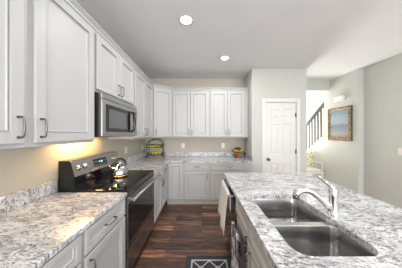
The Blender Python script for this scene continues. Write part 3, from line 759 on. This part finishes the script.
# cloth helper: sheet hung over a bar running along y, at x=bx, z=bz
def hang(name, m, bx, bz, y0, y1, front, back, label, wav=.006, r=.014, th=.004, slant=0.0, out=0.0):
    path = [(bx + r + .001, bz - back + i * (back / 5)) for i in range(5)] + [(bx + r * math.cos(a), bz + r * math.sin(a)) for a in [PI * k / 8 for k in range(9)]] + [(bx - r - .001 - out * (i / 8), bz - front * i / 8) for i in range(1, 9)]
    ny = 16; bm = bmesh.new(); g = []
    for i, (x, z) in enumerate(path):
        row = []
        for j in range(ny + 1):
            v = j / ny; hang_amt = max(0, bz - z) / front
            xx = x + wav * math.sin(v * 13 + .6) * hang_amt * (1 if i > 8 else -.3) * 1.0
            zz = z - (slant * (1 - v) * hang_amt if i > 8 else 0)
            row.append(bm.verts.new((xx, y0 + (y1 - y0) * v, zz)))
        g.append(row)
    for a, b in zip(g, g[1:]):
        for j in range(ny):
            f = bm.faces.new((a[j], a[j + 1], b[j + 1], b[j])); f.smooth = True
    o = obj(name, bm, m); s = o.modifiers.new('thickness', 'SOLIDIFY'); s.thickness = th; s.offset = 0
    return tag(o, label, 'towel')
hang('dish_towel', 'white_towel', .262, .805, 1.50, 1.95, .32, .16, 'plain white towel draped over the dishwasher handle', .010, .0145, .004, .07, .045)
# over-door towel rail and patterned towel
t = thing('towel_bar', 'black iron over-the-door towel bar hooked on the sink cabinet', 'towel bar', (FX, 1.22, 0))
bm = bmesh.new(); tube(bm, [(-.068, -.16, .640), (-.068, .16, .640)], .006, 8)
obj('bar', bm, 'dark_iron', t)
for y in (-.15, .15):
    bm = bmesh.new(); tube(bm, [(-.029, y, .690), (-.029, y, .56), (-.035, y, .545), (-.060, y, .56), (-.068, y, .640)], .005, 8)
    tube(bm, [(-.029, y, .690), (-.0055, y, .6865)], .0045, 8)
    tube(bm, [(-.068 + .018 * math.cos(a), y, .660 + .018 * math.sin(a)) for a in [2 * PI * k / 10 for k in range(10)]], .0035, 6, closed=True)
    obj('bracket', bm, 'dark_iron', t)
hang('patterned_towel', 'pattern_towel', FX - .068, .640, 1.08, 1.34, .38, .30, 'grey and white patterned kitchen towel on the black towel bar', .007, .010, .006)

# ------------------------------------------------ sink
t = thing('sink', 'stainless steel double-bowl undermount sink set in the island', 'sink')
basins = [(SX0 - .003, SX1 + .003, SY0 - .003, .935), (SX0 - .003, SX1 + .003, .968, SY1 + .003)]
ZR = .8490
bm = bmesh.new()
loops = [rrect(SX0 - .035, SX1 + .035, SY0 - .035, SY1 + .035, .08, 8)] + [rrect(*b, .040 if b[2] > .9 else .065, 8, .040) for b in basins]
edges = []
for lp in loops:
    vs = [bm.verts.new((x, y, ZR)) for x, y in lp]; edges += [bm.edges.new((vs[i], vs[(i + 1) % len(vs)])) for i in range(len(vs))]
bmesh.ops.triangle_fill(bm, use_beauty=True, edges=edges, normal=(0, 0, 1))
obj('rim', bm, 'sink_steel', t)
for (x0, x1, y0, y1), dep in zip(basins, (.215, .190)):
    bm = bmesh.new(); rings = []
    for ins, dz, rr in ((0, 0, .065), (.0015, .004, .064), (.006, dep * .5, .062), (.012, dep - .04, .060), (.020, dep - .015, .052), (.038, dep, .040)):
        rings.append([bm.verts.new((x, y, ZR - dz)) for x, y in rrect(x0 + ins, x1 - ins, y0 + ins, y1 - ins, min(rr, .040) if y0 > .9 else rr, 8, .040)])
    n = len(rings[0])
    for a, b in zip(rings, rings[1:]):
        for k in range(n): f = bm.faces.new((a[k], a[(k + 1) % n], b[(k + 1) % n], b[k])); f.smooth = True
    bm.faces.new(rings[-1])
    o = obj('basin', bm, 'sink_steel', t); s = o.modifiers.new('thickness', 'SOLIDIFY'); s.thickness = .0015; s.offset = -1
    cx, cy = (x0 + x1) / 2, (y0 + y1) / 2
    bm = bmesh.new(); lathe(bm, [(.045, .0025), (.042, .004), (.034, .0015), (.0, .001)], 28, cx, cy); xform(bm, Matrix.Translation((0, 0, ZR - dep)))
    obj('drain', bm, 'chrome', o)
x0, x1, y0, y1 = basins[1]
t = thing('sink_rack', 'wire rack lying in the bottom of the far sink bowl', 'rack', ((x0 + x1) / 2, (y0 + y1) / 2, ZR - .190))
bm = bmesh.new(); hx_, hy_ = .135, .105
tube(bm, [(p[0], p[1], .022) for p in rrect(-hx_, hx_, -hy_, hy_, .03, 4)], .003, 6, closed=True)
tube(bm, [(p[0] * 1.02, p[1] * 1.02, .075) for p in rrect(-hx_, hx_, -hy_, hy_, .03, 4)], .003, 6, closed=True)
for i in range(11):
    x = -hx_ + .015 + i * (2 * hx_ - .03) / 10; tube(bm, [(x, -hy_ * 1.02, .075), (x, -hy_, .022), (x, hy_, .022), (x, hy_ * 1.02, .075)], .0018, 6)
for y in (-.04, .04): tube(bm, [(-hx_, y, .020), (hx_, y, .020)], .0022, 6)
obj('wires', bm, 'dark_iron', t)
for sx in (-1, 1):
    for sy in (-1, 1):
        bm = bmesh.new(); tube(bm, [(sx * .11, sy * .08, .0015), (sx * .11, sy * .08, .022)], .006, 8); obj('foot', bm, 'rubber', t)

# ------------------------------------------------ faucet
t = thing('faucet', 'chrome single-lever faucet with a low curved spout on the right of the sink', 'faucet', (.850, 1.005, CZ1))
bm = bmesh.new(); lathe(bm, [(0, .0005), (.033, .0005), (.034, .006), (.028, .012), (.0245, .030), (.0235, .100), (.0255, .120), (.0265, .155), (.021, .172), (0, .178)], 28); obj('body', bm, 'chrome', t)
bm = bmesh.new()
sp = [(-.008, 0, .030), (-.045, 0, .066), (-.095, 0, .112), (-.140, 0, .146), (-.178, 0, .160), (-.212, 0, .156), (-.236, 0, .138), (-.244, 0, .112)]
tube(bm, sp, [.020, .0195, .019, .019, .020, .0215, .0215, .019], 16); so = obj('spout', bm, 'chrome', t)
bm = bmesh.new(); tube(bm, [(-.244, 0, .112), (-.2455, 0, .103)], [.0145, .0135], 14); obj('nozzle', bm, 'rubber', so, 'black spray nozzle')
bm = bmesh.new(); tube(bm, [(.002, 0, .165), (-.008, .012, .182), (-.026, .045, .206), (-.042, .078, .222)], [.017, .014, .012, .012], 12); obj('lever', bm, 'chrome', t)

# ------------------------------------------------ rug
t = thing('rug', 'charcoal rug with a white trellis pattern on the floor by the island', 'rug', (.078, 1.33, 0))
bm = bmesh.new(); box(bm, -.253, .253, -.44, .44, .0005, .009, bev=.003); obj('pile', bm, 'rug_pile', t)
bm = bmesh.new(); z0, z1 = .0085, .0105
a, b = .194, .385
for q in ((-a, a, b - .014, b), (-a, a, -b, -b + .014), (-a, -a + .014, -b + .014, b - .014), (a - .014, a, -b + .014, b - .014)): box(bm, *q, z0, z1)
def strip(p, q, w_=.011):
    p, q = Vector(p), Vector(q); d_ = (q - p).normalized(); n_ = Vector((-d_.y, d_.x)) * w_ / 2
    v = [bm.verts.new((*(c), zz)) for zz in (z0, z1) for c in (p - n_, q - n_, q + n_, p + n_)]
    for f in ((0, 1, 2, 3), (4, 5, 6, 7), (0, 1, 5, 4), (1, 2, 6, 5), (2, 3, 7, 6), (3, 0, 4, 7)): bm.faces.new([v[i] for i in f])
ia, ib = a - .014, b - .014; pw_ = ia / 2; ph_ = ib / 4
for i in range(4):
    for j in range(8):
        cx = -ia + pw_ * (i + .5); x0, x1 = -ia + pw_ * i, -ia + pw_ * (i + 1); y0, y1 = -ib + ph_ * j, -ib + ph_ * (j + 1)
        if (i + j) % 2 == 0: strip((x0, y0), (x1, y1))
        else: strip((x0, y1), (x1, y0))
        # ogee knots
for j in range(1, 8):
    for i in range(5):
        if (i + j) % 2 == 0:
            cx, cy = -ia + pw_ * i, -ib + ph_ * j
            for s1, s2 in ((1, 1), (1, -1), (-1, 1), (-1, -1)):
                if abs(cx + s1 * .03) <= ia: strip((cx + s1 * .026, cy), (cx, cy + s2 * .024), .007)
obj('trellis', bm, 'rug_white', t)
